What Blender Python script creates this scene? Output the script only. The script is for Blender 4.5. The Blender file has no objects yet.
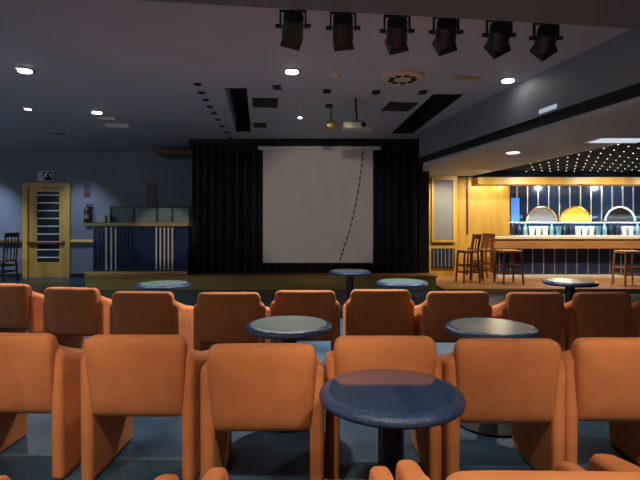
import bpy, bmesh, math, random
from mathutils import Vector, Matrix, Euler
random.seed(7)
S = bpy.context.scene
COL = S.collection
R = math.radians
F, HZ, CX, CAMH = 480.0, 222.0, 320.0, 1.37     # focal length in px, horizon row, centre column, eye height

def wx(px, d): return (px - CX) * d / F           # world X of a column at depth d
def wz(py, d): return CAMH - (py - HZ) * d / F    # world Z of a row at depth d
def wc(x, d): return CX + x*F/d                     # column of a point
def dep(py, h): return (CAMH - h) * F / (py - HZ)  # depth of a row on the level h

# ------------------------------------------------------------------ materials
def mat(name, color, rough=0.5, metal=0.0, emit=None, estr=0.0, noise=None, bump=None, sheen=0.0, spec=None, coat=0.0, trans=0.0):
    m = bpy.data.materials.new(name); m.use_nodes = True
    nt = m.node_tree; b = nt.nodes['Principled BSDF']
    c = (*color, 1)
    b.inputs['Base Color'].default_value = c
    b.inputs['Roughness'].default_value = rough
    b.inputs['Metallic'].default_value = metal
    if spec is not None: b.inputs['Specular IOR Level'].default_value = spec
    if coat: b.inputs['Coat Weight'].default_value = coat; b.inputs['Coat Roughness'].default_value = 0.05
    if sheen: b.inputs['Sheen Weight'].default_value = sheen; b.inputs['Sheen Roughness'].default_value = .5; b.inputs['Sheen Tint'].default_value = (*[min(1, x*2.2+.1) for x in color], 1)
    if trans: b.inputs['Transmission Weight'].default_value = trans
    if emit: b.inputs['Emission Color'].default_value = (*emit, 1); b.inputs['Emission Strength'].default_value = estr
    if noise or bump:
        tc = nt.nodes.new('ShaderNodeTexCoord')
    if noise:
        scale, amt = noise[0], noise[1]
        st = noise[2] if len(noise) > 2 else (1, 1, 1)
        mp = nt.nodes.new('ShaderNodeMapping'); mp.inputs['Scale'].default_value = st
        n = nt.nodes.new('ShaderNodeTexNoise'); n.inputs['Scale'].default_value = scale; n.inputs['Detail'].default_value = 5
        r = nt.nodes.new('ShaderNodeValToRGB')
        r.color_ramp.elements[0].position = .3; r.color_ramp.elements[1].position = .7
        r.color_ramp.elements[0].color = (*[x*(1-amt) for x in color], 1)
        r.color_ramp.elements[1].color = (*[min(1, x*(1+amt)) for x in color], 1)
        nt.links.new(tc.outputs['Object'], mp.inputs['Vector']); nt.links.new(mp.outputs[0], n.inputs['Vector'])
        nt.links.new(n.outputs['Fac'], r.inputs['Fac']); nt.links.new(r.outputs['Color'], b.inputs['Base Color'])
    if bump:
        n2 = nt.nodes.new('ShaderNodeTexNoise'); n2.inputs['Scale'].default_value = bump[0]; n2.inputs['Detail'].default_value = 3
        bp = nt.nodes.new('ShaderNodeBump'); bp.inputs['Strength'].default_value = bump[1]; bp.inputs['Distance'].default_value = .01
        nt.links.new(tc.outputs['Object'], n2.inputs['Vector']); nt.links.new(n2.outputs['Fac'], bp.inputs['Height'])
        nt.links.new(bp.outputs['Normal'], b.inputs['Normal'])
    return m

M = {}
M['fabric'] = mat('orange_velour', (.58, .200, .068), .85, noise=(9, .12), bump=(160, .12), sheen=.10)
M['navy_gloss'] = mat('navy_glass_top', (.026, .060, .15), .13, spec=1, coat=1, noise=(60, .25))
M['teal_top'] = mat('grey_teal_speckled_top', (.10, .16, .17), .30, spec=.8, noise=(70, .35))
M['navy_rim'] = mat('navy_speckled_rim', (.020, .050, .135), .25, spec=.5, noise=(150, .7), bump=(190, .35))
M['black'] = mat('black_metal', (.008, .008, .010), .35)
M['base_black'] = mat('base_black', (.008, .008, .010), .6, spec=.15)
M['matt_black'] = mat('matt_black', (.006, .006, .007), .8)
M['can'] = mat('spotlight_black', (.010, .011, .012), .45)
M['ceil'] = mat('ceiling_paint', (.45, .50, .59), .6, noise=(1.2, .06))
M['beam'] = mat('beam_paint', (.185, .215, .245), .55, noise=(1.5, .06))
M['soffit'] = mat('soffit_paint', (.46, .50, .54), .6, noise=(1.5, .06))
M['wall'] = mat('blue_grey_wall', (.145, .175, .22), .6, noise=(2, .06))
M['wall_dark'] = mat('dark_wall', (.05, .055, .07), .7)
M['wood'] = mat('golden_wood', (.52, .315, .062), .4, noise=(5, .22, (1, 1, .12)))
M['wood_stage'] = mat('olive_wood', (.36, .29, .07), .45, noise=(4, .2, (.15, 1, 1)))
M['wood_red'] = mat('red_brown_wood', (.15, .045, .018), .35, noise=(12, .25))
M['wood_dark'] = mat('dark_brown_wood', (.05, .025, .015), .4, noise=(12, .25))
M['wood_tan'] = mat('tan_wood', (.42, .20, .07), .35, noise=(6, .2, (.15, 1, 1)))
M['gold'] = mat('brass', (.75, .50, .18), .3, .9)
M['pale_brass'] = mat('pale_brass', (.70, .70, .68), .3, .7)
M['trim_gold'] = mat('satin_gold_trim', (.34, .25, .11), .4, .2)
M['chrome'] = mat('chrome', (.75, .75, .75), .2, 1.0)
M['curtain'] = mat('black_curtain', (.012, .013, .020), .85, sheen=.15)
M['screen'] = mat('projection_screen_white', (.74, .68, .61), .9, noise=(3, .03))
M['white'] = mat('white_plastic', (.75, .74, .70), .45)
M['cream'] = mat('cream_metal', (.62, .50, .34), .45)
M['navy_panel'] = mat('navy_panel', (.015, .030, .085), .22, noise=(4, .2))
M['grey_panel'] = mat('grey_fabric_panel', (.20, .21, .24), .8, noise=(30, .1))
M['mirror'] = mat('dark_mirror', (.012, .030, .085), .15, .2)
M['red'] = mat('red_paint', (.35, .02, .02), .4)
M['darkred'] = mat('dark_red_bar', (.16, .025, .012), .4)
M['glass_dark'] = mat('smoked_glass', (.02, .03, .035), .08)
M['teal_glass'] = mat('teal_glass', (.16, .24, .25), .12)
M['star_ceiling'] = mat('dark_blue_bar_ceiling', (.003, .006, .018), .7, spec=.05)
M['lamp'] = mat('lamp_glow', (1, 1, 1), .5, emit=(1, .96, .88), estr=14)
M['lamp_blue'] = mat('cool_lamp_glow', (1, 1, 1), .5, emit=(.75, .88, 1), estr=2.2)
M['lamp_dim'] = mat('dim_lamp_glow', (1, 1, 1), .5, emit=(1, .95, .85), estr=1.6)
M['led'] = mat('led_point', (1, 1, 1), .5, emit=(.85, .95, 1), estr=1.5)
M['amber'] = mat('amber_glow', (.7, .3, .03), .5, emit=(1, .36, .02), estr=.45)
M['blue_glow'] = mat('blue_lit_panel', (.02, .1, .4), .4, emit=(.04, .20, .75), estr=.7)
M['grey_dome'] = mat('grey_dome', (.13, .13, .15), .5)
M['strip_light'] = mat('bar_light', (1, 1, 1), .5, emit=(1, .9, .75), estr=3)

def carpet():
    m = mat('dark_blue_floor', (.012, .028, .05), .28, spec=.5)
    nt = m.node_tree; b = nt.nodes['Principled BSDF']
    tc = nt.nodes.new('ShaderNodeTexCoord')
    v = nt.nodes.new('ShaderNodeTexVoronoi'); v.inputs['Scale'].default_value = 14
    r = nt.nodes.new('ShaderNodeValToRGB')
    r.color_ramp.elements[0].position = .045; r.color_ramp.elements[0].color = (.9, 1, 1, 1)
    r.color_ramp.elements[1].position = .06; r.color_ramp.elements[1].color = (0, 0, 0, 1)
    n = nt.nodes.new('ShaderNodeTexNoise'); n.inputs['Scale'].default_value = 3.2; n.inputs['Detail'].default_value = 6
    r2 = nt.nodes.new('ShaderNodeValToRGB')
    r2.color_ramp.elements[0].position = .35; r2.color_ramp.elements[0].color = (.016, .045, .085, 1)
    r2.color_ramp.elements[1].position = .7; r2.color_ramp.elements[1].color = (.055, .125, .20, 1)
    mx = nt.nodes.new('ShaderNodeMix'); mx.data_type = 'RGBA'; mx.blend_type = 'ADD'; mx.inputs[0].default_value = .5
    L = nt.links.new
    L(tc.outputs['Object'], v.inputs['Vector']); L(tc.outputs['Object'], n.inputs['Vector'])
    L(v.outputs['Distance'], r.inputs['Fac']); L(n.outputs['Fac'], r2.inputs['Fac'])
    L(r2.outputs['Color'], mx.inputs[6]); L(r.outputs['Color'], mx.inputs[7]); L(mx.outputs[2], b.inputs['Base Color'])
    return m
M['floor'] = carpet()

# ------------------------------------------------------------------ mesh building
class MB:
    def __init__(s): s.bm = bmesh.new()
    def box(s, x0, x1, y0, y1, z0, z1, rot=None):
        vs = [s.bm.verts.new((x, y, z)) for z in (z0, z1) for y in (y0, y1) for x in (x0, x1)]
        for f in ((0, 2, 3, 1), (4, 5, 7, 6), (0, 1, 5, 4), (2, 6, 7, 3), (0, 4, 6, 2), (1, 3, 7, 5)):
            s.bm.faces.new([vs[i] for i in f])
        if rot: bmesh.ops.transform(s.bm, matrix=rot, verts=vs)
        return s
    def lathe(s, prof, n=32, mtx=None):                # profile of (radius, z), closed at the ends
        rings, allv = [], []
        for r, z in prof:
            ring = [s.bm.verts.new((r*math.cos(2*math.pi*k/n), r*math.sin(2*math.pi*k/n), z)) for k in range(n)]
            rings.append(ring); allv += ring
        for a, b in zip(rings, rings[1:]):
            for k in range(n):
                s.bm.faces.new((a[k], a[(k+1) % n], b[(k+1) % n], b[k]))
        s.bm.faces.new(list(reversed(rings[0]))); s.bm.faces.new(rings[-1])
        if mtx is not None: bmesh.ops.transform(s.bm, matrix=mtx, verts=allv)
        return s
    def cyl(s, p, q, r, n=12, r2=None):
        p, q = Vector(p), Vector(q); d = q - p
        m = Matrix.Translation(p) @ d.to_track_quat('Z', 'Y').to_matrix().to_4x4()
        return s.lathe([(r, 0), (r2 if r2 is not None else r, d.length)], n, m)
    def tube(s, pts, r, n=8):
        for a, b in zip(pts, pts[1:]): s.cyl(a, b, r, n)
        return s
    def prism(s, pts, z0, z1, mtx=None):               # plan polygon raised from z0 to z1
        lo = [s.bm.verts.new((x, y, z0)) for x, y in pts]; hi = [s.bm.verts.new((x, y, z1)) for x, y in pts]
        n = len(pts)
        s.bm.faces.new(list(reversed(lo))); s.bm.faces.new(hi)
        for k in range(n): s.bm.faces.new((lo[k], lo[(k+1) % n], hi[(k+1) % n], hi[k]))
        if mtx is not None: bmesh.ops.transform(s.bm, matrix=mtx, verts=lo+hi)
        return s
    def build(s, name, m, parent=None, bevel=0, seg=2, smooth=False, sub=0):
        bmesh.ops.recalc_face_normals(s.bm, faces=s.bm.faces)
        me = bpy.data.meshes.new(name); s.bm.to_mesh(me); s.bm.free()
        me.materials.append(m)
        o = bpy.data.objects.new(name, me); COL.objects.link(o)
        if parent: o.parent = parent
        if bevel:
            b = o.modifiers.new('bevel', 'BEVEL'); b.width = bevel; b.segments = seg; b.limit_method = 'ANGLE'; b.angle_limit = R(40)
        if sub:
            q = o.modifiers.new('sub', 'SUBSURF'); q.levels = sub; q.render_levels = sub
        if smooth or bevel:
            for p in me.polygons: p.use_smooth = True
            if not sub:
                try: me.set_sharp_from_angle(angle=R(50))
                except Exception: pass
        return o

def tag(o, label=None, cat=None, group=None, kind=None):
    if label: o['label'] = label
    if cat: o['category'] = cat
    if group: o['group'] = group
    if kind: o['kind'] = kind
    return o
def thing(name, label, cat, loc=(0, 0, 0), rz=0, group=None):
    o = bpy.data.objects.new(name, None); COL.objects.link(o)
    o.location = loc; o.rotation_euler = (0, 0, rz); o.empty_display_size = .1
    return tag(o, label, cat, group)
def kids(o): return [c for c in bpy.data.objects if c.parent == o]
def copy_tree(o, parent=None):
    c = o.copy(); COL.objects.link(c)
    if parent: c.parent = parent
    for ch in kids(o): copy_tree(ch, c)
    return c
def struct(o, label, cat):
    return tag(o, label, cat, kind='structure')
ORD = ['first', 'second', 'third', 'fourth', 'fifth', 'sixth', 'seventh', 'eighth', 'ninth', 'tenth', 'eleventh', 'twelfth',
       'thirteenth', 'fourteenth', 'fifteenth', 'sixteenth', 'seventeenth', 'eighteenth', 'nineteenth', 'twentieth']

def lamp(kind, name, loc, power, color=(1, .9, .75), parent=None, aim=None, angle=90, blend=.6, size=.06):
    l = bpy.data.lights.new(name, kind); l.energy = power; l.color = color; l.shadow_soft_size = size
    if kind == 'SPOT': l.spot_size = R(angle); l.spot_blend = blend
    o = bpy.data.objects.new(name, l); COL.objects.link(o); 
    d = Vector(aim) - Vector(loc) if aim else Vector((0, 0, -1))
    o.rotation_euler = d.to_track_quat('-Z', 'Y').to_euler()
    o.location = loc
    if parent:
        o.parent = parent; o.location = Vector(loc) - parent.location
    return o

# ------------------------------------------------------------------ the room shell
CH = 3.10
XL, XR, Y0, YB = -9.0, 9.2, -2.2, 11.8
b = MB(); b.box(XL, XR, Y0, 13.6, -.12, 0)
struct(b.build('floor', M['floor']), 'dark blue speckled glossy lounge floor', 'floor')

# ceiling slab with two long slots cut into it
b = MB(); b.box(XL-.1, XR+.1, Y0, 13.7, CH, CH+.45)
ceil = b.build('ceiling', M['ceil'])
def slot(x0, y0, x1, y1, w):
    c = MB(); c.prism([(x0-w/2, y0), (x0+w/2, y0), (x1+w/2, y1), (x1-w/2, y1)], CH-.2, CH+.30)
    return c.build('cutter', M['matt_black'])
cutters = [slot(-1.10, 6.2, -1.48, 9.2, .31), slot(1.74, 6.5, 1.60, 9.4, .42)]
for c in cutters:
    md = ceil.modifiers.new('cut', 'BOOLEAN'); md.operation = 'DIFFERENCE'; md.object = c; md.solver = 'EXACT'; md.material_mode = 'TRANSFER'
dg = bpy.context.evaluated_depsgraph_get()
me = bpy.data.meshes.new_from_object(ceil.evaluated_get(dg))
ceil.modifiers.clear(); ceil.data = me
for c in cutters: bpy.data.objects.remove(c, do_unlink=True)
b = MB(); b.prism([(-1.255, 6.2), (-1.235, 6.2), (-1.61, 9.2), (-1.635, 9.2)], CH, CH+.28)
struct(b.build('trim_12', M['ceil']), 'grey left side of the left ceiling slot', 'trim')
struct(ceil, 'dark grey lounge ceiling with two long recessed slots', 'ceiling')

# walls
b = MB(); b.box(XL, -2.55, YB, YB+.15, 0, CH)
struct(b.build('wall_back', M['wall']), 'blue grey back wall left of the stage curtain', 'wall')
b = MB(); b.box(-2.55, 2.35, YB, YB+.15, 0, CH)
struct(b.build('wall_stage', M['wall_dark']), 'dark wall behind the stage curtain', 'wall')
b = MB(); b.box(XL-.15, XL, Y0, YB+.15, 0, CH)
struct(b.build('wall_left', M['wall']), 'blue grey left side wall', 'wall')
b = MB(); b.box(XR, XR+.15, Y0, 13.6, 0, CH)
struct(b.build('wall_right', M['wall_dark']), 'dark right side wall', 'wall')
b = MB(); b.box(XL, XR, Y0-.15, Y0, 0, CH)
struct(b.build('wall_rear', M['wall_dark']), 'dark wall behind the seats', 'wall')

# golden panelled wall right of the curtain: grey framed panel, then the bar niche
b = MB(); b.box(2.35, 3.22, 11.25, 11.40, 0, 2.72); b.box(3.12, 3.22, 11.40, 12.45, 0, 2.72); b.box(2.35, 2.45, 11.4, 11.95, 0, 2.72)
struct(b.build('wall_panel', M['wood']), 'golden wood wall beside the stage curtain', 'wall')
b = MB(); b.box(3.22, 4.86, 12.30, 12.45, 0, 2.72); b.box(4.80, 4.90, 12.45, 13.15, 0, 2.72)
wb = b.build('wall_bar', M['wood']); struct(wb, 'golden lit wood wall at the left end of the bar', 'wall')
b = MB(); b.box(wx(467, 12.3)-.02, wx(467, 12.3)+.03, 12.285, 12.3, 1.05, 2.5)
b.build('seam', M['wood_dark'], wb)
b = MB(); b.box(4.86, XR, 13.0, 13.15, 0, 2.72)
struct(b.build('wall_bar_back', M['navy_panel']), 'dark blue wall behind the bar', 'wall')

d = 11.24
t = thing('wall_panel_board', 'grey upholstered board in a golden frame beside the stage curtain', 'panel', (wx(443, d), d, wz(240, d)))
w, h = wx(453, d)-wx(434, d), wz(180, d)-wz(240, d)
MB().box(-w/2, w/2, -.03, .005, 0, h).build('board', M['grey_panel'], t, .01)
MB().box(-w/2-.05, -w/2, -.05, .005, -.05, h+.05).box(w/2, w/2+.05, -.05, .005, -.05, h+.05).box(-w/2, w/2, -.05, .005, h, h+.05).box(-w/2, w/2, -.05, .005, -.05, 0).build('frame', M['wood'], t)
t = thing('wainscot_panel', 'navy ribbed lower panel under the grey board', 'panel', (wx(443, d), d, .30))
h = wz(245, d)-.30
b = MB(); b.box(-w/2-.04, w/2+.04, -.03, .005, 0, h-.08); b.build('board', M['navy_panel'], t)
b = MB()
for k in range(6): b.box(-w/2+k*w/5-.008, -w/2+k*w/5+.008, -.042, -.028, .02, h-.1)
b.build('strip', M['wood_stage'], t)

# dark column that closes the curtain on the right
b = MB(); b.box(2.10, 2.33, 10.25, 11.3, 0, CH)
struct(b.build('trim_1', M['matt_black']), 'dark column at the right end of the stage curtain', 'column')
# black header over the curtain
b = MB(); b.box(-2.72, 2.12, 9.98, 10.5, wz(147, 10.2), CH)
struct(b.build('trim_2', M['matt_black']), 'black header along the top of the stage curtain', 'trim')
b = MB(); b.box(-3.75, -2.78, 10.9, 11.8, 2.92, 3.0)
struct(b.build('trim_3', M['wood_red']), 'brown ledge high on the wall left of the curtain', 'trim')

# dropped beam on the right and the low soffit leading to the bar
def bx(y): return 3.58 - .185*y
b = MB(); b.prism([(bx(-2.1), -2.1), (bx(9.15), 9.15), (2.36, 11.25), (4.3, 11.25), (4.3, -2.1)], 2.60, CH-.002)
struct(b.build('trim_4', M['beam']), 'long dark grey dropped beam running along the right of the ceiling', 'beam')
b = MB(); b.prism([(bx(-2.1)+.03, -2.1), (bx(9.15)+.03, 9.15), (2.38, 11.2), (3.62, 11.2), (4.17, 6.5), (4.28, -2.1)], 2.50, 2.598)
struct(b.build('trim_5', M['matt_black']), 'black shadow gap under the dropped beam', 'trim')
b = MB(); b.prism([(bx(-2.1)+.08, -2.1), (bx(9.15)+.08, 9.15), (2.40, 11.24), (3.6, 11.24), (4.15, 6.5), (4.3, -2.1)], 2.45, 2.498)
struct(b.build('trim_6', M['soffit']), 'grey soffit over the walkway to the bar', 'soffit')
b = MB(); b.prism([(4.29, -2.1), (4.18, 6.5), (3.63, 11.21), (2.5, 11.25), (2.5, 13.3), (XR, 13.3), (XR, -2.1)], 2.52, 2.59)
sc = b.build('ceiling_bar', M['star_ceiling']); struct(sc, 'dark blue ceiling over the bar dotted with tiny lights', 'ceiling')

# the near beam the spotlights hang behind
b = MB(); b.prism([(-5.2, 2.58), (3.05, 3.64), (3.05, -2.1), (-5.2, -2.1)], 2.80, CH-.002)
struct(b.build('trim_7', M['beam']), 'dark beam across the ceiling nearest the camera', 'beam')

# ------------------------------------------------------------------ stage, curtain, screen
SH = .28
b = MB(); b.box(-4.75, 2.35, 9.72, YB, 0, SH-.03)
st = b.build('stage_platform', M['wood_stage'])
b = MB(); b.box(-4.78, 2.37, 9.69, YB, SH-.03, SH); b.build('stage_floor', M['wood_tan'], st)
struct(st, 'low wooden stage under the curtain and the small blue counter', 'stage'); st.name = 'floor_stage'

def curtain(name, x0, x1, label):
    bm = bmesh.new(); n = int((x1-x0)/.022); zt, zb = wz(145, 10.2), SH+.01
    prev = None
    for k in range(n+1):
        x = x0 + (x1-x0)*k/n
        ph = x*2*math.pi/.17
        y = 10.22 + .05*math.sin(ph + .7*math.sin(x*5)) + .012*math.sin(ph*2.3+1)
        cur = [bm.verts.new((x, y + .01*math.sin(x*9+z), z)) for z in (zb, (zb+zt)/2, zt)]
        if prev:
            for i in range(2): bm.faces.new((prev[i], cur[i], cur[i+1], prev[i+1]))
        prev = cur
    me = bpy.data.meshes.new(name); bm.to_mesh(me); bm.free(); me.materials.append(M['curtain'])
    o = bpy.data.objects.new(name, me); COL.objects.link(o)
    for p in me.polygons: p.use_smooth = True
    md = o.modifiers.new('thick', 'SOLIDIFY'); md.thickness = .008
    return tag(o, label, 'curtain', 'stage curtains')
curtain('stage_curtain', -2.72, -1.12, 'black pleated stage curtain left of the projection screen')
curtain('stage_curtain', -1.11, 1.10, 'black stage curtain directly behind the projection screen')
curtain('stage_curtain', 1.11, 2.09, 'black pleated stage curtain right of the projection screen')

d = 10.05
t = thing('projection_screen', 'large pale roll-down projection screen hanging in front of the black curtain', 'screen', (wx(318, d), d, wz(264, d)))
hh = wz(150, d)-wz(264, d); w2 = (wx(373, d)-wx(263, d))/2
MB().box(-w2, w2, -.004, .004, .03, hh).build('screen_fabric', M['screen'], t)
MB().box(-w2-.1, w2+.16, -.05, .05, hh, hh+.075).build('screen_case', M['white'], t, .012)
MB().box(-w2, w2, -.012, .012, -.005, .03).build('bottom_bar', M['black'], t)

# dark beaded cable falling past the screen
pts = [(363, 153), (361, 172), (358, 192), (354, 212), (349, 232), (343, 250), (339, 263)]
b = MB()
dd = 9.9
P3 = [(wx(x, dd), dd, wz(y, dd)) for x, y in pts]
b.tube(P3, .004, 6)
for p, q in zip(P3, P3[1:]):
    for k in range(3):
        c = Vector(p).lerp(Vector(q), k/3)
        b.cyl(c+Vector((0, 0, .02)), c-Vector((0, 0, .02)), .016, 8)
b.cyl(P3[0], (P3[0][0], dd, wz(147, 9.98)), .004, 6)
tag(b.build('beaded_cable', M['black']), 'thin dark beaded cable hanging in front of the projection screen', 'cable')

# ------------------------------------------------------------------ armchairs
def make_armchair():
    root = thing('armchair', 'x', 'armchair', (0, 0, 0), 0, 'orange lounge armchairs')
    # backrest: a padded slab, slightly reclined, wider at the top
    bm = bmesh.new()
    nu, nv = 14, 12
    W, Z0, Z1 = .266, .345, .782
    def pt(u, v, side):
        # u across, v up; rounded outline
        z = Z0 + (Z1-Z0)*v
        half = (.245 + .023*v)
        rc = .055 if v > .5 else .03
        e = min(v, 1-v)*(Z1-Z0)
        if e < rc: half -= rc*(1-math.sqrt(max(0, 1-((rc-e)/rc)**2)))
        x = (2*u-1)*half
        pad = (1-abs(2*u-1)**4.5)**.5*(1-abs(2*v-1)**5)**.5
        yc = .075 - .055*v
        y = yc + side*(.022 + .045*pad)
        if side < 0: y -= .006*math.sin(v*3.1)
        return (x, y, z)
    g = {}
    for sd in (-1, 1):
        for i in range(nu+1):
            for j in range(nv+1):
                u = .5-.5*math.cos(math.pi*i/nu); v = .5-.5*math.cos(math.pi*j/nv)
                g[sd, i, j] = bm.verts.new(pt(u, v, sd))
        for i in range(nu):
            for j in range(nv):
                bm.faces.new((g[sd, i, j], g[sd, i+1, j], g[sd, i+1, j+1], g[sd, i, j+1]))
    loop = [(i, 0) for i in range(nu)] + [(nu, j) for j in range(nv)] + [(i, nv) for i in range(nu, 0, -1)] + [(0, j) for j in range(nv, 0, -1)]
    for a, c in zip(loop, loop[1:]+loop[:1]):
        bm.faces.new((g[-1, a[0], a[1]], g[-1, c[0], c[1]], g[1, c[0], c[1]], g[1, a[0], a[1]]))
    mb = MB(); mb.bm.free(); mb.bm = bm
    mb.build('backrest', M['fabric'], root, smooth=True, sub=1)
    # two upholstered arm panels down to the floor
    prof = [(.03, 0), (.56, 0), (.57, .30), (.568, .49), (.558, .535), (.535, .562), (.49, .578), (.36, .602), (.22, .640), (.15, .662), (.10, .682), (.07, .692), (.035, .69), (.022, .66)]
    for sx in (-1, 1):
        m = MB(); x0, x1 = (.232, .302) if sx > 0 else (-.302, -.232)
        dz = lambda z, out: (-.03 if out else .03)*min(1, max(0, (z-.56)/.1))
        lo = [m.bm.verts.new((x0, y, z+dz(z, sx < 0))) for y, z in prof]; hi = [m.bm.verts.new((x1, y, z+dz(z, sx > 0))) for y, z in prof]
        n = len(prof)
        m.bm.faces.new(lo); m.bm.faces.new(list(reversed(hi)))
        for k in range(n): m.bm.faces.new((lo[k], hi[k], hi[(k+1) % n], lo[(k+1) % n]))
        m.build('armrest', M['fabric'], root, .024, 4)
    # seat cushion and its base
    m = MB(); m.box(-.230, .230, .10, .575, .335, .445); m.build('seat', M['fabric'], root, .035, 4)
    m = MB(); m.box(-.231, .231, .26, .55, .285, .34); m.build('seat_base', M['wood_dark'], root, .01)
    return root
proto = make_armchair()
first = [True]
def chair(x, y, rz, label):
    o = proto if first[0] else copy_tree(proto)
    first[0] = False
    o.location = (x, y, 0); o.rotation_euler = (0, 0, R(rz)); o['label'] = label
    return o

# middle row: backs facing the camera
for i, (px, py, rz) in enumerate([(1, 335, -2), (133, 337, -1), (261, 346, 1), (386, 338, 0), (510.5, 341, 0), (631, 340, 0)]):
    s = (py-HZ)/(CAMH-.782); y = F/s
    nm = ['orange armchair cut by the left frame edge, in the large second row',
          'second orange armchair from left in the large row across the middle',
          'orange armchair left of the near round table, its back tallest in the row',
          'orange armchair half hidden behind the near round navy table',
          'orange armchair just right of the near round navy table',
          'orange armchair cut by the right frame edge, in the large second row'][i]
    chair((px-CX)/s, y+.02, rz, nm)
# nearest row: only arms and one back top reach into the frame
for (x, y, rz, nm) in [(-.74, 1.00, 1, 'nearest orange armchair at lower left, only an arm tip showing'),
                       (-.06, 1.05, 1, 'nearest orange armchair at bottom centre, only its two arm tips showing'),
                       (.55, 1.092, -1, 'nearest orange armchair at bottom right with the top of its back in view'),
                       (1.225, 1.13, -2, 'nearest orange armchair at lower right corner, only its arm showing')]:
    chair(x, y, rz, nm)
# far row: ten backs in shade
far = [(2, 284, -10), (69, 288, -9), (141, 292, -3), (228, 293, 1), (305, 291, 0), (381, 290, 0), (459, 292, 0), (537, 293, 1), (605, 293, 2), (674, 293, 3)]
for i, (px, py, rz) in enumerate(far):
    s = (py-HZ)/(CAMH-.782); y = F/s
    ch = chair((px-CX)/s, y+.02, rz, [
        'orange armchair at the left frame edge in the far row',
        'turned orange armchair, second from left in the far row',
        'orange armchair third from left in the far row, below the small blue counter',
        'shaded orange armchair in the far row behind and left of the left round table',
        'shaded orange armchair in the far row behind the left round table, under the screen',
        'shaded orange armchair in the far row right of the small pedestal table',
        'shaded orange armchair in the far row behind the left rim of the right round table',
        'shaded orange armchair in the far row behind the right rim of the right round table',
        'shaded orange armchair in the far row at right, in front of the bar',
        'orange armchair at the right frame edge in the far row'][i])
    if i >= 7: ch.scale.x = .905

# ------------------------------------------------------------------ round cocktail tables
TH = .66
def make_table():
    root = thing('cocktail_table', 'x', 'table', (0, 0, 0), 0, 'round navy cocktail tables')
    MB().lathe([(.05, TH-.03), (.262, TH-.025), (.266, TH-.012), (.264, TH)], 64).build('tabletop', M['navy_gloss'], root, smooth=True)
    MB().lathe([(.255, TH-.040), (.290, TH-.048), (.303, TH-.040), (.306, TH-.026), (.300, TH-.012), (.285, TH-.003), (.2645, TH-.0005), (.2645, TH-.02)], 64).build('rim', M['navy_rim'], root, smooth=True)
    MB().lathe([(.055, .02), (.055, TH-.045), (.12, TH-.032), (.12, TH-.028)], 24).build('pedestal', M['black'], root, smooth=True)
    MB().lathe([(.25, 0), (.25, .012), (.20, .028), (.07, .05), (.055, .06)], 40).build('base', M['base_black'], root, smooth=True)
    return root
tp = make_table()
tabs = [(391, 389, 'near round navy table standing among the orange armchairs'),
        (289, 323, 'left round table between the two rows of armchairs'),
        (490.5, 325.3, 'right round table between the two rows of armchairs'),
        (350, 270.5, 'small dark pedestal table in front of the projection screen'),
        (402, 281, 'round table beyond the far row, right of the screen table'),
        (164, 283, 'round table beyond the far row, before the small blue counter'),
        (570, 280.5, 'round table beyond the far row, in front of the bar')]
for i, (px, py, lab) in enumerate(tabs):
    o = tp if i == 0 else copy_tree(tp)
    y = dep(py, TH)
    o.location = (wx(px, y), y, 0); o['label'] = lab
    if i == 0: near_top = [c for c in kids(o) if c.name.startswith('tabletop')][0]
    else:
        c = [c for c in kids(o) if c.name.startswith('tabletop')][0]
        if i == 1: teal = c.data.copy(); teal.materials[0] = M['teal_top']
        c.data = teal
# ------------------------------------------------------------------ left of the stage: door, counter, wall things
dY = YB - .001
dx0, dx1, dzt = wx(24, YB), wx(71, YB), wz(183, YB)
t = struct(bpy.data.objects.new('door_1', None), 'golden wooden exit door with a slatted dark window and red push bar', 'door')
COL.objects.link(t); t.location = ((dx0+dx1)/2, dY, 0)
W2 = (dx1-dx0)/2
b = MB(); b.box(-W2, -W2+.13, -.07, 0, 0, dzt); b.box(W2-.13, W2, -.07, 0, 0, dzt); b.box(-W2+.13, W2-.13, -.07, 0, dzt-.12, dzt)
b.build('door_frame', M['wood'], t, .006)
lx0, lx1 = -W2+.14, W2-.14
px0, px1 = lx0+.20, lx1-.13
gz0, gz1 = wz(262, YB), wz(192, YB)
b = MB(); b.box(lx0, px0, -.035, 0, .01, dzt-.13); b.box(px1, lx1, -.035, 0, .01, dzt-.13)
b.box(px0, px1, -.035, 0, .01, gz0); b.box(px0, px1, -.035, 0, gz1, dzt-.13)
b.build('door_leaf', M['wood'], t)
gp = MB().box(px0, px1, -.012, 0, gz0, gz1).build('window_pane', M['glass_dark'], t)
b = MB()
n = 9
for k in range(n):
    z = gz0 + (gz1-gz0)*(k+.6)/n
    b.box(px0, px1, -.03, -.012, z-.012, z+.012)
b.build('blind', M['white'], gp)
b = MB(); z = wz(243, YB); b.box(lx0-.02, lx1+.03, -.10, -.055, z-.03, z+.03); b.box(lx0, lx0+.06, -.06, -.03, z-.05, z+.05); b.box(lx1-.06, lx1, -.06, -.03, z-.05, z+.05)
b.build('push_bar', M['darkred'], t, .008)

# handrail and baseboard along the back wall
def seg(name, z0, z1, y0, m, lab, cat, n=1):
    b = MB()
    b.box(XL, dx0-.01, y0, YB, z0, z1); b.box(dx1+.01, -4.78, y0, YB, z0, z1)
    return struct(b.build(name, m), lab, cat)
seg('trim_8', wz(242, YB), wz(239.5, YB), YB-.06, M['gold'], 'brass rail strip along the blue grey wall', 'rail')
seg('trim_9', wz(246, YB), wz(244, YB), YB-.04, M['black'], 'dark strip below the brass rail', 'rail')
seg('baseboard_back', 0, .10, YB-.02, M['matt_black'], 'dark baseboard of the back wall', 'baseboard')

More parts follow.
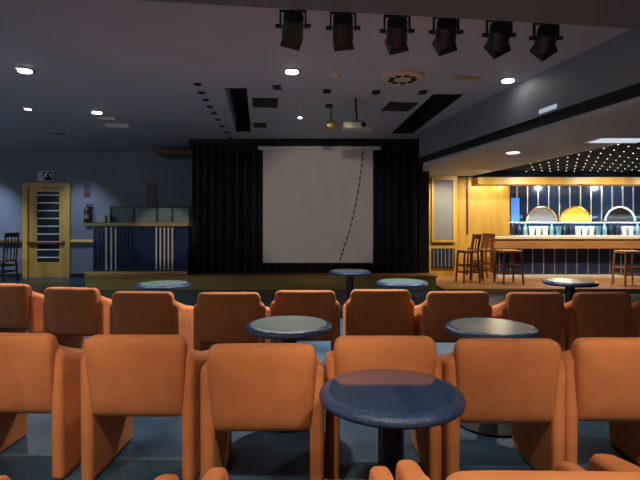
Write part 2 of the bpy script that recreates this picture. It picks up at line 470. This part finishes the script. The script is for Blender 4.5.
# exit sign over the door
d = YB-.03
t = thing('exit_sign', 'small white exit sign with dark pictogram above the door', 'sign', (wx(46.5, YB), d, wz(181.5, YB)))
sw, sh = wx(55, YB)-wx(38.5, YB), wz(171, YB)-wz(181.5, YB)
MB().box(-sw/2, sw/2, 0, .028, 0, sh).build('plate', mat('sign_grey', (.42, .46, .5), .5), t, .004)
df = MB().box(-sw*.18, sw*.42, -.006, .002, sh*.12, sh*.88).build('dark_field', M['matt_black'], t)
rt = lambda a, x, z: Matrix.Translation((x, 0, z)) @ Matrix.Rotation(a, 4, 'Y')
b = MB()
b.box(-.012, .012, -.012, -.006, -.055, .055, rt(.35, -.02, sh*.5)); b.box(-.05, .05, -.012, -.006, -.011, .011, rt(.5, -.01, sh*.55))
b.box(-.045, .0, -.012, -.006, -.011, .011, rt(-.6, -.03, sh*.30)); b.box(-.022, .022, -.012, -.006, -.022, .022, rt(.3, .02, sh*.76))
b.build('running_figure', M['white'], df)
b = MB(); b.box(.08, .14, -.012, -.006, sh*.62, sh*.72); b.box(.12, .14, -.012, -.006, sh*.3, sh*.72)
b.build('arrow', M['white'], df)

# blue counter with silver strips and a dark glass top
d = 10.05
cx0, cx1 = wx(93, d), wx(188, d)
t = thing('bar_counter', 'small navy counter with silver strips left of the stage curtain', 'counter', ((cx0+cx1)/2, d, SH))
w = (cx1-cx0)/2
h = CAMH-.09-SH
MB().box(-w, w, 0, .55, .06, h).build('body', M['navy_panel'], t)
b = MB()
n = 26
for k in range(n):
    x = -w+.04 + (2*w-.08)*k/(n-1); b.box(x-.012, x+.012, -.014, .002, .08, h-.02)
b.build('strip', mat('navy_satin_strip', (.05, .07, .15), .25, .7), t)
b = MB()
for x in [wx(q, 10.05)-t.location.x for q in (106.5, 111.5, 116, 156.5, 160.5, 164.5, 168.5, 172.5)]: MB().box(x-.014, x+.014, -.018, .002, .08, h-.02).build('highlight_strip', mat('strip_highlight', (.75, .62, .52), .35, .3), t)  # paler colour on these strips paints in the light they reflect
MB().box(-w-.12, w+.03, -.14, .6, h, h+.08).build('counter_top', M['trim_gold'], t, .01)
MB().box(-w-.14, w+.02, -.1, .0, 0, .065).build('plinth', M['gold'], t, .008)
gz = h+.08
b = MB(); gh = wz(207, d)-SH-gz
b.box(-w+.2, w-.05, .40, .42, gz, gz+gh)
g = b.build('glass_screen', M['teal_glass'], t)
b = MB()
for x in (-w+.2, -w*.3, w*.22, w*.55, w-.07): b.box(x-.012, x+.012, .37, .39, gz, gz+gh)
b.box(-w+.2, w-.05, .34, .46, gz+gh-.0, gz+gh+.03)
b.build('glass_frame', M['black'], g)
tz = SH+gz
# small white box on its left end
tag(MB().box(wx(97, 10.2), wx(105, 10.2), 10.2, 10.34, tz, tz+.15).build('napkin_box', M['white'], None, .01), 'small pale box on the left end of the navy counter', 'box')
# fire extinguisher on the wall beside the counter
d = YB-.09
t = thing('fire_extinguisher', 'dark fire extinguisher hung on the wall between door and counter', 'extinguisher', (wx(87, d), d, wz(223, d)))
cyl = MB().lathe([(.06, 0), (.075, .02), (.075, .30), (.06, .36), (.03, .40), (.03, .43)], 20).build('cylinder', mat('extinguisher_red', (.06, .010, .010), .35), t, smooth=True)
MB().lathe([(.077, .10), (.077, .20)], 20).build('instruction_band', M['grey_dome'], cyl)
MB().tube([(.02, -.02, .42), (.10, -.03, .40), (.11, -.03, .20), (.09, -.03, .05)], .012).build('hose', M['black'], t)
MB().box(-.02, .12, -.02, .02, .43, .46).build('handle', M['black'], t)
for (px, py0, py1, lab) in [(87, 184, 197, 'dark red wall sign above the fire extinguisher'), (152, 183, 206, 'dark red and white wall sign above the small navy counter')]:
    d = YB-.012
    t = thing('wall_sign', lab, 'sign', (wx(px, d), d, wz(py1, d)), 0, 'wall signs')
    hh = wz(py0, d)-wz(py1, d); ww = .13 if px > 100 else .08
    pl = MB().box(-ww, ww, 0, .01, 0, hh).build('plate', mat('sign_maroon', (.09, .02, .022), .5), t)
    b = MB(); b.box(-.05, -.02, -.006, .001, hh*.25, hh*.8); b.box(-.05, .07, -.006, .001, hh*.72, hh*.8); b.box(.03, .055, -.006, .001, hh*.35, hh*.72)
    b.build('pictogram', M['grey_dome'], pl)

# ------------------------------------------------------------------ wooden chair at far left and bar stools
def stool_parts(t, m_wood, m_seat, w=.19, seat=.72, back=None, bars=3):
    MB().box(-w, w, -w, w, seat-.05, seat).build('seat', m_seat, t, .015)
    for sx in (-1, 1):
        for sy in (-1, 1):
            top = back if (back and sy > 0) else seat-.04
            MB().cyl((sx*(w+.01), sy*(w+.01), 0), (sx*(w-.02), sy*(w-.02), seat-.05), .02, 10, .022).build('leg', m_wood, t)
    b = MB()
    for z in (.22, .36):
        for s in (-1, 1):
            b.box(-w, w, s*(w-.005)-.012, s*(w-.005)+.012, z-.015, z+.015)
            b.box(s*(w-.005)-.012, s*(w-.005)+.012, -w, w, z-.015, z+.015)
    b.build('stretcher', m_wood, t)
    if back:
        b = MB()
        for s in (-1, 1): b.cyl((s*(w-.02), w-.02, seat-.02), (s*(w-.01), w+.05, back), .018, 10)
        b.box(-w+.01, w-.01, w+.02, w+.05, back-.10, back)
        for k in range(bars):
            x = (k-(bars-1)/2)*.1; b.cyl((x, w-.01, seat-.01), (x, w+.035, back-.08), .012, 8)
        b.build('backrest', m_wood, t)
BP = .09
stools = [(wc(3.14, 10.2), 10.2, -80, 'w', 'leftmost red brown bar stool with a slatted back'),
          (wc(3.66, 11.2), 11.2, -90, 'w', 'red brown slatted bar stool furthest back, at the corner of the bar'),
          (wc(3.58, 10.6), 10.6, -60, 'w', 'red brown slatted bar stool beside the tan topped backless one'),
          (wc(3.93, 10.0), 10.0, 5, 't', 'tan backless bar stool in front of the left end of the bar'),
          (629, 9.75, 0, 't', 'tan backless bar stool at the right frame edge by the bar')]
for px, d, rz, k, lab in stools:
    t = thing('bar_stool', lab, 'stool', (wx(px, d), d, BP), R(rz), 'bar stools')
    if k == 'w': stool_parts(t, M['wood_red'], M['wood_red'], .17, .68, 1.02, 3)
    else: stool_parts(t, M['wood_tan'] if px > 600 else M['wood_red'], M['wood_tan'], .2, .70)
t = thing('wooden_chair', 'dark wooden chair with a tan seat at the left frame edge by the wall', 'chair', (wx(3, 11.2), 11.2, 0), R(-100))
stool_parts(t, M['wood_dark'], M['wood_tan'], .2, .50, 1.12, 3)

# ------------------------------------------------------------------ the bar
b = MB(); b.box(2.37, XR, 9.2, 13.0, 0, BP)
o = b.build('floor_bar', M['wood_tan']); struct(o, 'brown wooden platform under the bar', 'platform')
d = 11.0
bx0, bx1 = wx(492, d), XR-.05
t = thing('bar_counter', 'long wooden bar counter with navy striped front at right', 'bar', (bx0, d, BP))
L = bx1-bx0; bh = wz(237, d)-BP
MB().box(.18, L, .22, .65, .06, bh-.26).build('front_panel', M['navy_panel'], t)
b = MB(); n = 20
for k in range(n):
    x = .25 + (L-.3)*k/(n-1); b.box(x-.007, x+.007, .21, .222, .08, bh-.27)
b.build('strip', M['pale_brass'], t)
MB().box(.02, L, .0, .62, bh-.27, bh-.05).build('fascia', M['wood_tan'], t, .01)
MB().box(0, L, -.03, .66, bh-.05, bh).build('counter_top', mat('pale_bar_top', (.72, .62, .48), .25), t, .008)
MB().box(.15, L, .06, .24, 0, .05).build('kick_strip', M['white'], t)
# under-counter light (warm strip) parented to the bar
# back counter
d = 12.55
t = thing('back_counter', 'pale back counter behind the bar', 'counter', (4.92, d, BP))
MB().box(0, XR-5.0, 0, .44, 0, .89).build('body', M['navy_panel'], t)
MB().box(0, XR-5.0, -.03, .44, .89, .93).build('counter_top', M['white'], t, .006)
t = thing('bottle_shelf', 'raised pale shelf on the back counter behind the glasses', 'shelf', (4.92, d+.22, BP+.93))
MB().box(0, XR-5.0, 0, .22, 0, .32).build('back_panel', M['mirror'], t)
MB().box(0, XR-5.0, -.03, .22, .32, .35).build('shelf_board', M['white'], t, .004)
for x in (5.8, 7.2, 8.6):
    l = bpy.data.lights.new('shelf_light', 'AREA'); l.shape = 'RECTANGLE'; l.size = 1.3; l.size_y = .03; l.energy = 5; l.color = (.72, .93, 1)
    o = bpy.data.objects.new('shelf_light', l); COL.objects.link(o); o.location = (x-.1, d-.02, BP+1.42); o.rotation_euler = (R(20), 0, 0)
# mirrored back wall with brass uprights
t = thing('mirror_wall', 'dark blue mirrored wall with brass uprights behind the bar', 'mirror', (4.95, 12.999, 1.2))
MB().box(0, XR-5.0, -.03, -.001, 0, 1.30).build('mirror', M['mirror'], t)
b = MB()
for k in range(15): x = .08+(XR-5.2)*k/14; b.box(x-.012, x+.012, -.05, -.028, .0, 1.30)
b.build('upright', M['pale_brass'], t)
b = MB(); b.box(wx(512, 12.9)-4.95, wx(520, 12.9)-4.95, -.06, -.031, .06, .82); b.build('blue_light', M['blue_glow'], t)
# three half-round ornaments
for px, r, m, rim, nm in [(541, .40, 'grey_dome', 'gold', 'grey half round ornament with gilt edge on the back counter'),
                          (575, .40, 'amber', 'gold', 'glowing amber half round ornament on the back counter'),
                          (619, .40, 'black', 'led', 'dark half round ornament edged with tiny lights on the back counter')]:
    d = 12.87; z = BP+1.282
    t = thing('half_round_ornament', nm, 'ornament', (wx(px, d), d, z), 0, 'half round ornaments')
    zt = wz(207, d)-z; rr = .40
    arc = [(rr*math.cos(a), zt*math.sin(a)) for a in [math.pi*k/20 for k in range(21)]]
    mt = Matrix.Rotation(math.pi/2, 4, 'X')
    MB().prism(arc, -.04, .04, mt).build('body', M[m], t)
    b = MB()
    if rim == 'led':
        for x, z_ in arc[1:-1]: b.box(x-.018, x+.018, -.06, -.04, z_-.018, z_+.018)
    else:
        b.tube([(x, -.045, z_) for x, z_ in arc], .018, 8)
    b.build('edge', M[rim], t)
# bottles and glasses on the back counter
def lathe_thing(name, prof, m, x, y, z, lab, cat, grp):
    o = MB().lathe(prof, 12).build(name, m, None, smooth=True); o.location = (x, y, z)
    return tag(o, lab, cat, grp)
mg = [mat('bottle_teal', (.20, .36, .40), .12), mat('glass_pale', (.78, .88, .90), .15), mat('bottle_dark', (.02, .03, .04), .12), mat('bottle_blue', (.12, .28, .42), .15)]
cols = [2, 2, 0, 1, 1, 1, 0, 3, 2, 2, 1, 1, 1, 3, 0, 2, 2, 1, 1, 0]
for k in range(20):
    px = 512 + k*6.6; d = 12.655
    tall = cols[k] in (0, 2)
    prof = [(.050, 0), (.055, .02), (.055, .20), (.020, .26), (.020, .32), (.024, .33)] if tall else [(.055, 0), (.06, .01), (.082, .24), (.077, .241)]
    lathe_thing('bottle' if tall else 'drinking_glass', prof, mg[cols[k]], wx(px, d), d, BP+.93,
                '%s on the back counter behind the bar, %s item from the left' % (['teal bottle', 'pale drinking glass', 'dark bottle', 'blue glass'][cols[k]], ORD[k]),
                'bottle' if tall else 'glass', 'bottles and glasses on the back counter')
# hanging canopy fascia over the bar
d = 10.95
b = MB(); b.box(wx(478, d), XR, d, d+.5, wz(184.5, d), wz(177, d))
o = b.build('trim_10', M['wood'], None, .008); struct(o, 'golden wood canopy edge over the bar', 'canopy')
b = MB(); b.box(wx(478, d)+.02, XR, d+.03, d+.45, wz(177, d), 2.519)
struct(b.build('trim_11', M['star_ceiling']), 'dark canopy above the bar', 'canopy')
# tiny lights of the bar ceiling: counted strings, each a thing on its own
t = thing('star_light_panel', 'field of tiny white lights set into the dark ceiling over the bar', 'light', (0, 0, 2.519))
spots = []
for i in range(28):
    for j in range(17):
        x = 3.6 + i*.27; y = 6.2 + j*.36 + (i % 2)*.18
        edge = 4.18 - (y-6.5)*(.55/4.71)
        if x > edge+.08 and y < 10.9 and .43*y < x < y*.68: spots.append((x, y))
spots.sort(key=lambda q: q[1])
one = MB().lathe([(.009, -.008), (.011, 0)], 8).build('tiny_light', M['led'], t)
one.location = (*spots[0], 0)
for q in spots[1:100]:
    c = one.copy(); COL.objects.link(c); c.location = (*q, 0)
b = MB()
for q in spots[100:]: b.lathe([(.009, -.008), (.011, 0)], 8, Matrix.Translation((*q, 0)))
if len(spots) > 100: b.build('tiny_light', M['led'], t)['kind'] = 'stuff'

# ------------------------------------------------------------------ ceiling fittings
def downlight(px, py, h, lab, r=.07, m='lamp', name='downlight'):
    d = dep(py, h); t = thing(name, lab, 'light', (wx(px, d), d, h), 0, 'ceiling downlights')
    MB().lathe([(r+.025, -.012), (r+.03, .0)], 28).build('ring', M['chrome'], t)
    MB().lathe([(r, -.020), (r, -.012)], 28).build('lens', M[m], t)
    return t
dl = [downlight(25, 70, CH, 'bright ceiling downlight at upper left'),
      downlight(292, 71, CH, 'bright ceiling downlight above the left of the screen'),
      downlight(508, 80, CH, 'bright ceiling downlight beside the dropped beam'),
      downlight(97, 112, CH, 'ceiling downlight in front of the door', .07),
      downlight(28, 108.5, CH, 'faint ceiling light left of the downlight before the door', .05, 'lamp_dim'),
      downlight(300, 117, CH, 'tiny bright ceiling light above the screen', .03)]
sd = [downlight(513, 152, 2.45, 'downlight in the grey soffit beside the bar', .09, 'lamp_blue')]
# soffit panel lamp at right
d = dep(139.5, 2.45)
t = thing('soffit_light', 'broad pale light panel in the soffit at the right frame edge', 'light', (wx(618, d), d, 2.45))
MB().box(-.30, .34, -.16, .16, -.02, 0).build('lens', mat('panel_lens', (.7, .7, .7), .4, emit=(.75, .86, 1), estr=.45), t, .005)
MB().box(-.33, .37, -.19, .19, -.012, -.001).build('frame', M['white'], t)
# glowing plate stands in for the downlight streak on the beam side
y = 5.42; t = thing('beam_glow_streak', 'glowing plate painting a pale bluish light streak low on the dropped beam', 'light', (bx(y)-.001, y, 2.645), math.atan(.185))
MB().box(-.012, .0, -.15, .15, -.025, .025).build('lens', mat('beam_streak_glow', (.6, .65, .7), .4, emit=(.55, .75, 1), estr=.30), t, .004)

def flat(name, px, py, w, l, m, lab, cat, slats=0, grp=None, rz=.12):
    d = dep(py, CH); t = thing(name, lab, cat, (wx(px, d), d, CH), rz, grp)
    MB().box(-w/2, w/2, -l/2, l/2, -.015, 0).build('plate', M[m], t)
    if slats:
        b = MB()
        for k in range(slats):
            yy = -l/2+l*(k+.5)/slats; b.box(-w/2+.02, w/2-.02, yy-.008, yy+.008, -.03, -.014)
        b.build('slat', M['beam'] if m == 'matt_black' else M[m], t)
    return t
flat('air_vent', 265, 102.5, .36, .5, 'matt_black', 'black air vent right of the left ceiling slot', 'vent', 0)
flat('air_vent', 399, 106.5, .42, .5, 'matt_black', 'black air vent left of the right ceiling slot', 'vent', 0)
flat('air_vent', 260, 125, .22, .35, 'matt_black', 'small black vent beside the far end of the left ceiling slot', 'vent', 0)
flat('air_vent', 465, 77, .38, .10, 'cream', 'narrow cream vent in the ceiling near the beam', 'vent', 3)
flat('air_vent', 117, 125, .42, .16, 'white', 'pale slotted vent behind the downlight before the door', 'vent', 3)
flat('air_vent', 107, 118, .30, .10, 'cream', 'pale narrow vent just behind the downlight before the door', 'vent', 2)
flat('air_vent', 56, 133, .34, .10, 'grey_dome', 'faint grey vent in the far left ceiling', 'vent', 2)
# round gilt speaker
d = dep(76, CH); t = thing('ceiling_speaker', 'large round gilt fitting with dark openings in the ceiling right of centre', 'speaker', (wx(403, d), d, CH))
MB().lathe([(.22, -.035), (.245, -.02), (.25, 0)], 36).build('ring', M['cream'], t, smooth=True)
b = MB()
for k in range(9):
    a = 2*math.pi*k/9; b.lathe([(.035, -.042), (.04, -.033)], 12, Matrix.Translation((.14*math.cos(a), .14*math.sin(a)+.03, 0)))
b.build('opening', M['matt_black'], t)
# detectors
for px, py, r, lab in [(337, 75, .05, 'small cream smoke detector between the downlight and the round gilt fitting'), (302, 104, .045, 'small grey detector right of the left black vent'), (363, 106, .05, 'small bright sprinkler in front of the projector')]:
    d = dep(py, CH); t = thing('smoke_detector', lab, 'detector', (wx(px, d), d, CH))
    MB().lathe([(r*.5, -.045), (r*.9, -.035), (r, 0)], 20).build('cap', M['cream'], t, smooth=True)
    MB().lathe([(r*1.25, -.008), (r*1.25, 0)], 20).build('mount', M['white'], t)
# two lines of small dark fittings
n = 9
for k in range(n):
    px, py = 197.5 + 33*k/(n-1), 84 + 54*(k/(n-1))**.9
    d = dep(py, CH)
    tag(MB().lathe([(.03, -.02), (.05, -.012), (.05, 0)], 16, Matrix.Translation((wx(px, d), d, CH))).build('ceiling_fitting', M['matt_black']),
        'small black fitting in the slanting left ceiling line, %s from the camera' % ORD[k], 'fitting', 'left line of small ceiling fittings')
for k, (px, py) in enumerate([(470, 108), (459, 115), (447, 122), (436, 129), (425, 137)]):
    d = dep(py, CH)
    tag(MB().lathe([(.03, -.02), (.05, -.012), (.05, 0)], 16, Matrix.Translation((wx(px, d), d, CH))).build('ceiling_fitting', M['matt_black']),
        'small black fitting in the slanting right ceiling line, %s from the camera' % ORD[k], 'fitting', 'right line of small ceiling fittings')
for px, py, lab in [(277, 87, 'small dark fitting behind the bright downlight above the screen'), (327, 91, 'dark square fitting nearer the camera, left of the projector pole'), (329, 105.5, 'dark square fitting further off, left of the projector pole'), (376, 92, 'dark square fitting right of the projector pole'), (423, 92, 'dark square fitting behind the round gilt fitting')]:
    d = dep(py, CH)
    tag(MB().box(wx(px, d)-.05, wx(px, d)+.05, d-.09, d+.09, CH-.012, CH).build('ceiling_fitting', M['matt_black']), lab, 'fitting', 'square ceiling fittings')

# projector on its pole
d = dep(98, CH)
t = thing('projector', 'pale ceiling projector hanging from a thin dark pole', 'projector', (wx(357, d), d, wz(127, d)))
MB().box(-.20, .20, -.15, .15, -.045, .05).build('body', mat('projector_beige', (.42, .40, .34), .4), t, .02)
MB().cyl((.0, 0, .05), (-.02, 0, CH-wz(127, d)), .015, 10).build('pole', M['black'], t)
MB().box(-.08, .08, -.06, .06, .05, .075).build('bracket', M['black'], t)
MB().cyl((.08, -.15, .0), (.08, -.175, .0), .035, 16).build('lens', M['matt_black'], t)
MB().box(-.17, -.08, -.158, -.149, -.03, .02).build('vent', M['cream'], t)
d = 7.2
t = thing('mirror_ball', 'small gilt ball lamp hanging left of the projector', 'lamp', (wx(331, d), d, wz(125, d)))
MB().lathe([(.01, -.085)]+[(.085*math.cos(a), .085*math.sin(a)) for a in [R(-80+20*k) for k in range(9)]]+[(.01, .085)], 16).build('ball', M['gold'], t)
MB().cyl((0, 0, .08), (0, 0, CH-wz(125, d)), .008, 8).build('rod', M['black'], t)

# stage spotlights hanging behind the near beam
sp = [(293, 26, 3.45, 14, 'leftmost of the black stage spotlights under the near beam'),
      (343, 28, 3.5, -6, 'second black stage spotlight from the left'),
      (397, 31, 3.5, -14, 'third black stage spotlight from the left'),
      (446, 32, 3.55, -18, 'fourth black stage spotlight from the left'),
      (499, 35, 3.6, -28, 'fifth black stage spotlight from the left'),
      (546, 38, 3.65, -34, 'rightmost black stage spotlight, next to the dropped beam')]
for px, py, d, roll, lab in sp:
    z = wz(py, d)
    t = thing('stage_spotlight', lab, 'spotlight', (wx(px, d), d, z), 0, 'stage spotlights'); t.scale = (.84, .84, .84)
    ax = Euler((R(-118), R(roll), R(0)), 'XYZ').to_matrix().to_4x4()     # barrel aimed at the stage and down
    b = MB(); b.lathe([(.045, -.12), (.085, -.10), (.09, .02), (.095, .10)], 20, ax)
    b.build('barrel', M['can'], t, smooth=True)
    b = MB(); b.lathe([(.098, .095), (.125, .17), (.118, .17), (.09, .10)], 4, ax @ Matrix.Rotation(R(45), 4, 'Z'))
    b.build('barn_door', M['can'], t)
    b = MB(); b.cyl((-.105, 0, 0), (.105, 0, 0), .010, 8); b.box(-.115, -.1, -.015, .015, -.02, .13); b.box(.1, .115, -.015, .015, -.02, .13); b.box(-.115, .115, -.015, .015, .12, .135)
    b.cyl((0, 0, .13), (0, 0, (CH-z)/.84), .012, 8)
    yk = b.build('yoke', M['can'], t)
    for q in (.115, -.15): MB().cyl((q, 0, 0), (q+.035, 0, 0), .018, 10).build('knob', M['can'], yk)
d = 3.1

# ------------------------------------------------------------------ lights
WARM = (1, .80, .58); NEUT = (1, .90, .78); COOL = (.66, .78, 1)
# room downlights over the near rows (out of view above the camera)
for x, y, p in [(-2.2, .62, 150), (-.7, .55, 160), (.9, .55, 165), (2.4, .62, 155)]:
    t = thing('downlight', 'ceiling downlight above the nearest armchairs', 'light', (x, y, 2.80), 0, 'ceiling downlights')
    MB().lathe([(.115, -.012), (.115, 0)], 24).build('ring', M['chrome'], t)
    MB().lathe([(.085, -.02), (.085, -.012)], 24).build('lens', M['lamp'], t)
    lamp('SPOT', 'downlight_beam', (x, y, 2.77), p, WARM, t, (x*.95, y+1.35, 0), 62, .5, .08)
# unseen fill lamps, added behind the camera and at left to lift the ceiling
for x, y, p, rz in [(-5, Y0, 10, 0), (-1.7, Y0, 10, 0), (1.7, Y0, 10, 0), (XL, 3.0, 70, -90), (XL, 5.4, 35, -90)]:
    t = thing('fill_lamp', 'unseen fill lamp added on the wall behind or beside the seats', 'lamp', (x, y, 2.1), R(rz), 'added fill lamps')
    MB().cyl((0, 0, 0), (0, .03, 0), .09, 24).build('backplate', M['gold'], t)
    MB().cyl((0, .03, -.08), (0, .13, -.08), .05, 16, .06).build('cup', M['gold'], t)
    dx, dy = (0, .28) if rz == 0 else (.28, 0)
    lamp('POINT', 'fill_lamp_glow', (x+dx, y+dy, 2.1), p, NEUT if rz == 0 else (.8, .88, 1), None, size=.10)
# visible downlights
for t, p, ax in zip(dl[:4], (300, 380, 380, 50), (0, 0, -1.1, 0)):
    x, y, z = t.location
    lamp('SPOT', 'downlight_beam', (x, y, z-.04), p, NEUT, t, (x+ax, y-.45, 0), 104 if ax == 0 else 84, .8, .06)
x, y, z = sd[0].location
lamp('SPOT', 'downlight_beam', (x, y, z-.04), 50, NEUT, sd[0], (x, y, 0), 110, .8, .06)
# wall washers near the door and over the small counter
for x, p in [(-8.1, 190), (-5.8, 100)]:
    t = thing('downlight', 'ceiling downlight washing the blue grey wall', 'light', (x, 10.3, CH), 0, 'ceiling downlights')
    MB().lathe([(.07, -.012), (.07, 0)], 20).build('ring', M['chrome'], t)
    lamp('SPOT', 'downlight_beam', (x, 10.3, CH-.04), p, COOL, t, (x, 11.8, .9), 64, .9, .06)
lamp('SPOT', 'stage_beam', (wx(293, 3.45), 3.75, 2.6), 420, (1, .8, .62), None, (-3.2, 10.05, 1.15), 11, .5, .03)
# stage spot on the screen
lamp('SPOT', 'stage_beam', (wx(343, 3.5), 3.8, 2.6), 100, NEUT, None, (0, 10.1, 1.6), 30, .5, .06)
# bar lights
for x in (4.6, 6.2, 7.8):
    lamp('POINT', 'bar_lamp', (x, 12.3, 2.35), 40, (1, .86, .66), None, None, size=.04)
    t = thing('pendant_bulb', 'bare bulb on a short brass stem over the back counter', 'lamp', (x, 12.3, 2.519), 0, 'bulbs over the back counter')
    MB().cyl((0, 0, -.12), (0, 0, 0), .012, 8).build('stem', M['gold'], t)
lamp('SPOT', 'bar_downlight', (4.15, 11.62, 2.45), 48, (1, .84, .52), None, (4.15, 12.35, 1.3), 140, .9, .05)
lamp('SPOT', 'bar_downlight', (2.85, 10.2, 2.42), 80, (1, .82, .52), None, (2.8, 11.2, 1.2), 95, .8, .05)
for x, p in ((3.5, 50), (4.8, 75), (6.4, 75), (8.0, 75)):
    lamp('SPOT', 'bar_downlight', (x, 10.0, 2.42), p, (1, .86, .62), None, (x, 10.9, 1.0), 150, .8, .05)
w = bpy.data.worlds.new('room_air'); S.world = w; w.use_nodes = True
w.node_tree.nodes['Background'].inputs[0].default_value = (.3, .4, .6, 1); w.node_tree.nodes['Background'].inputs[1].default_value = .02

# ------------------------------------------------------------------ camera
cam = bpy.data.cameras.new('camera'); co = bpy.data.objects.new('camera', cam); COL.objects.link(co)
cam.sensor_width = 36; cam.lens = F/640*36; cam.shift_y = -18/640; cam.clip_start = .05
co.location = (0, 0, CAMH); co.rotation_euler = (R(90), 0, 0)
S.camera = co
S.view_settings.view_transform = 'Standard'; S.view_settings.look = 'None'; S.view_settings.gamma = 1
S.view_settings.use_curve_mapping = False
S.view_settings.exposure = .6
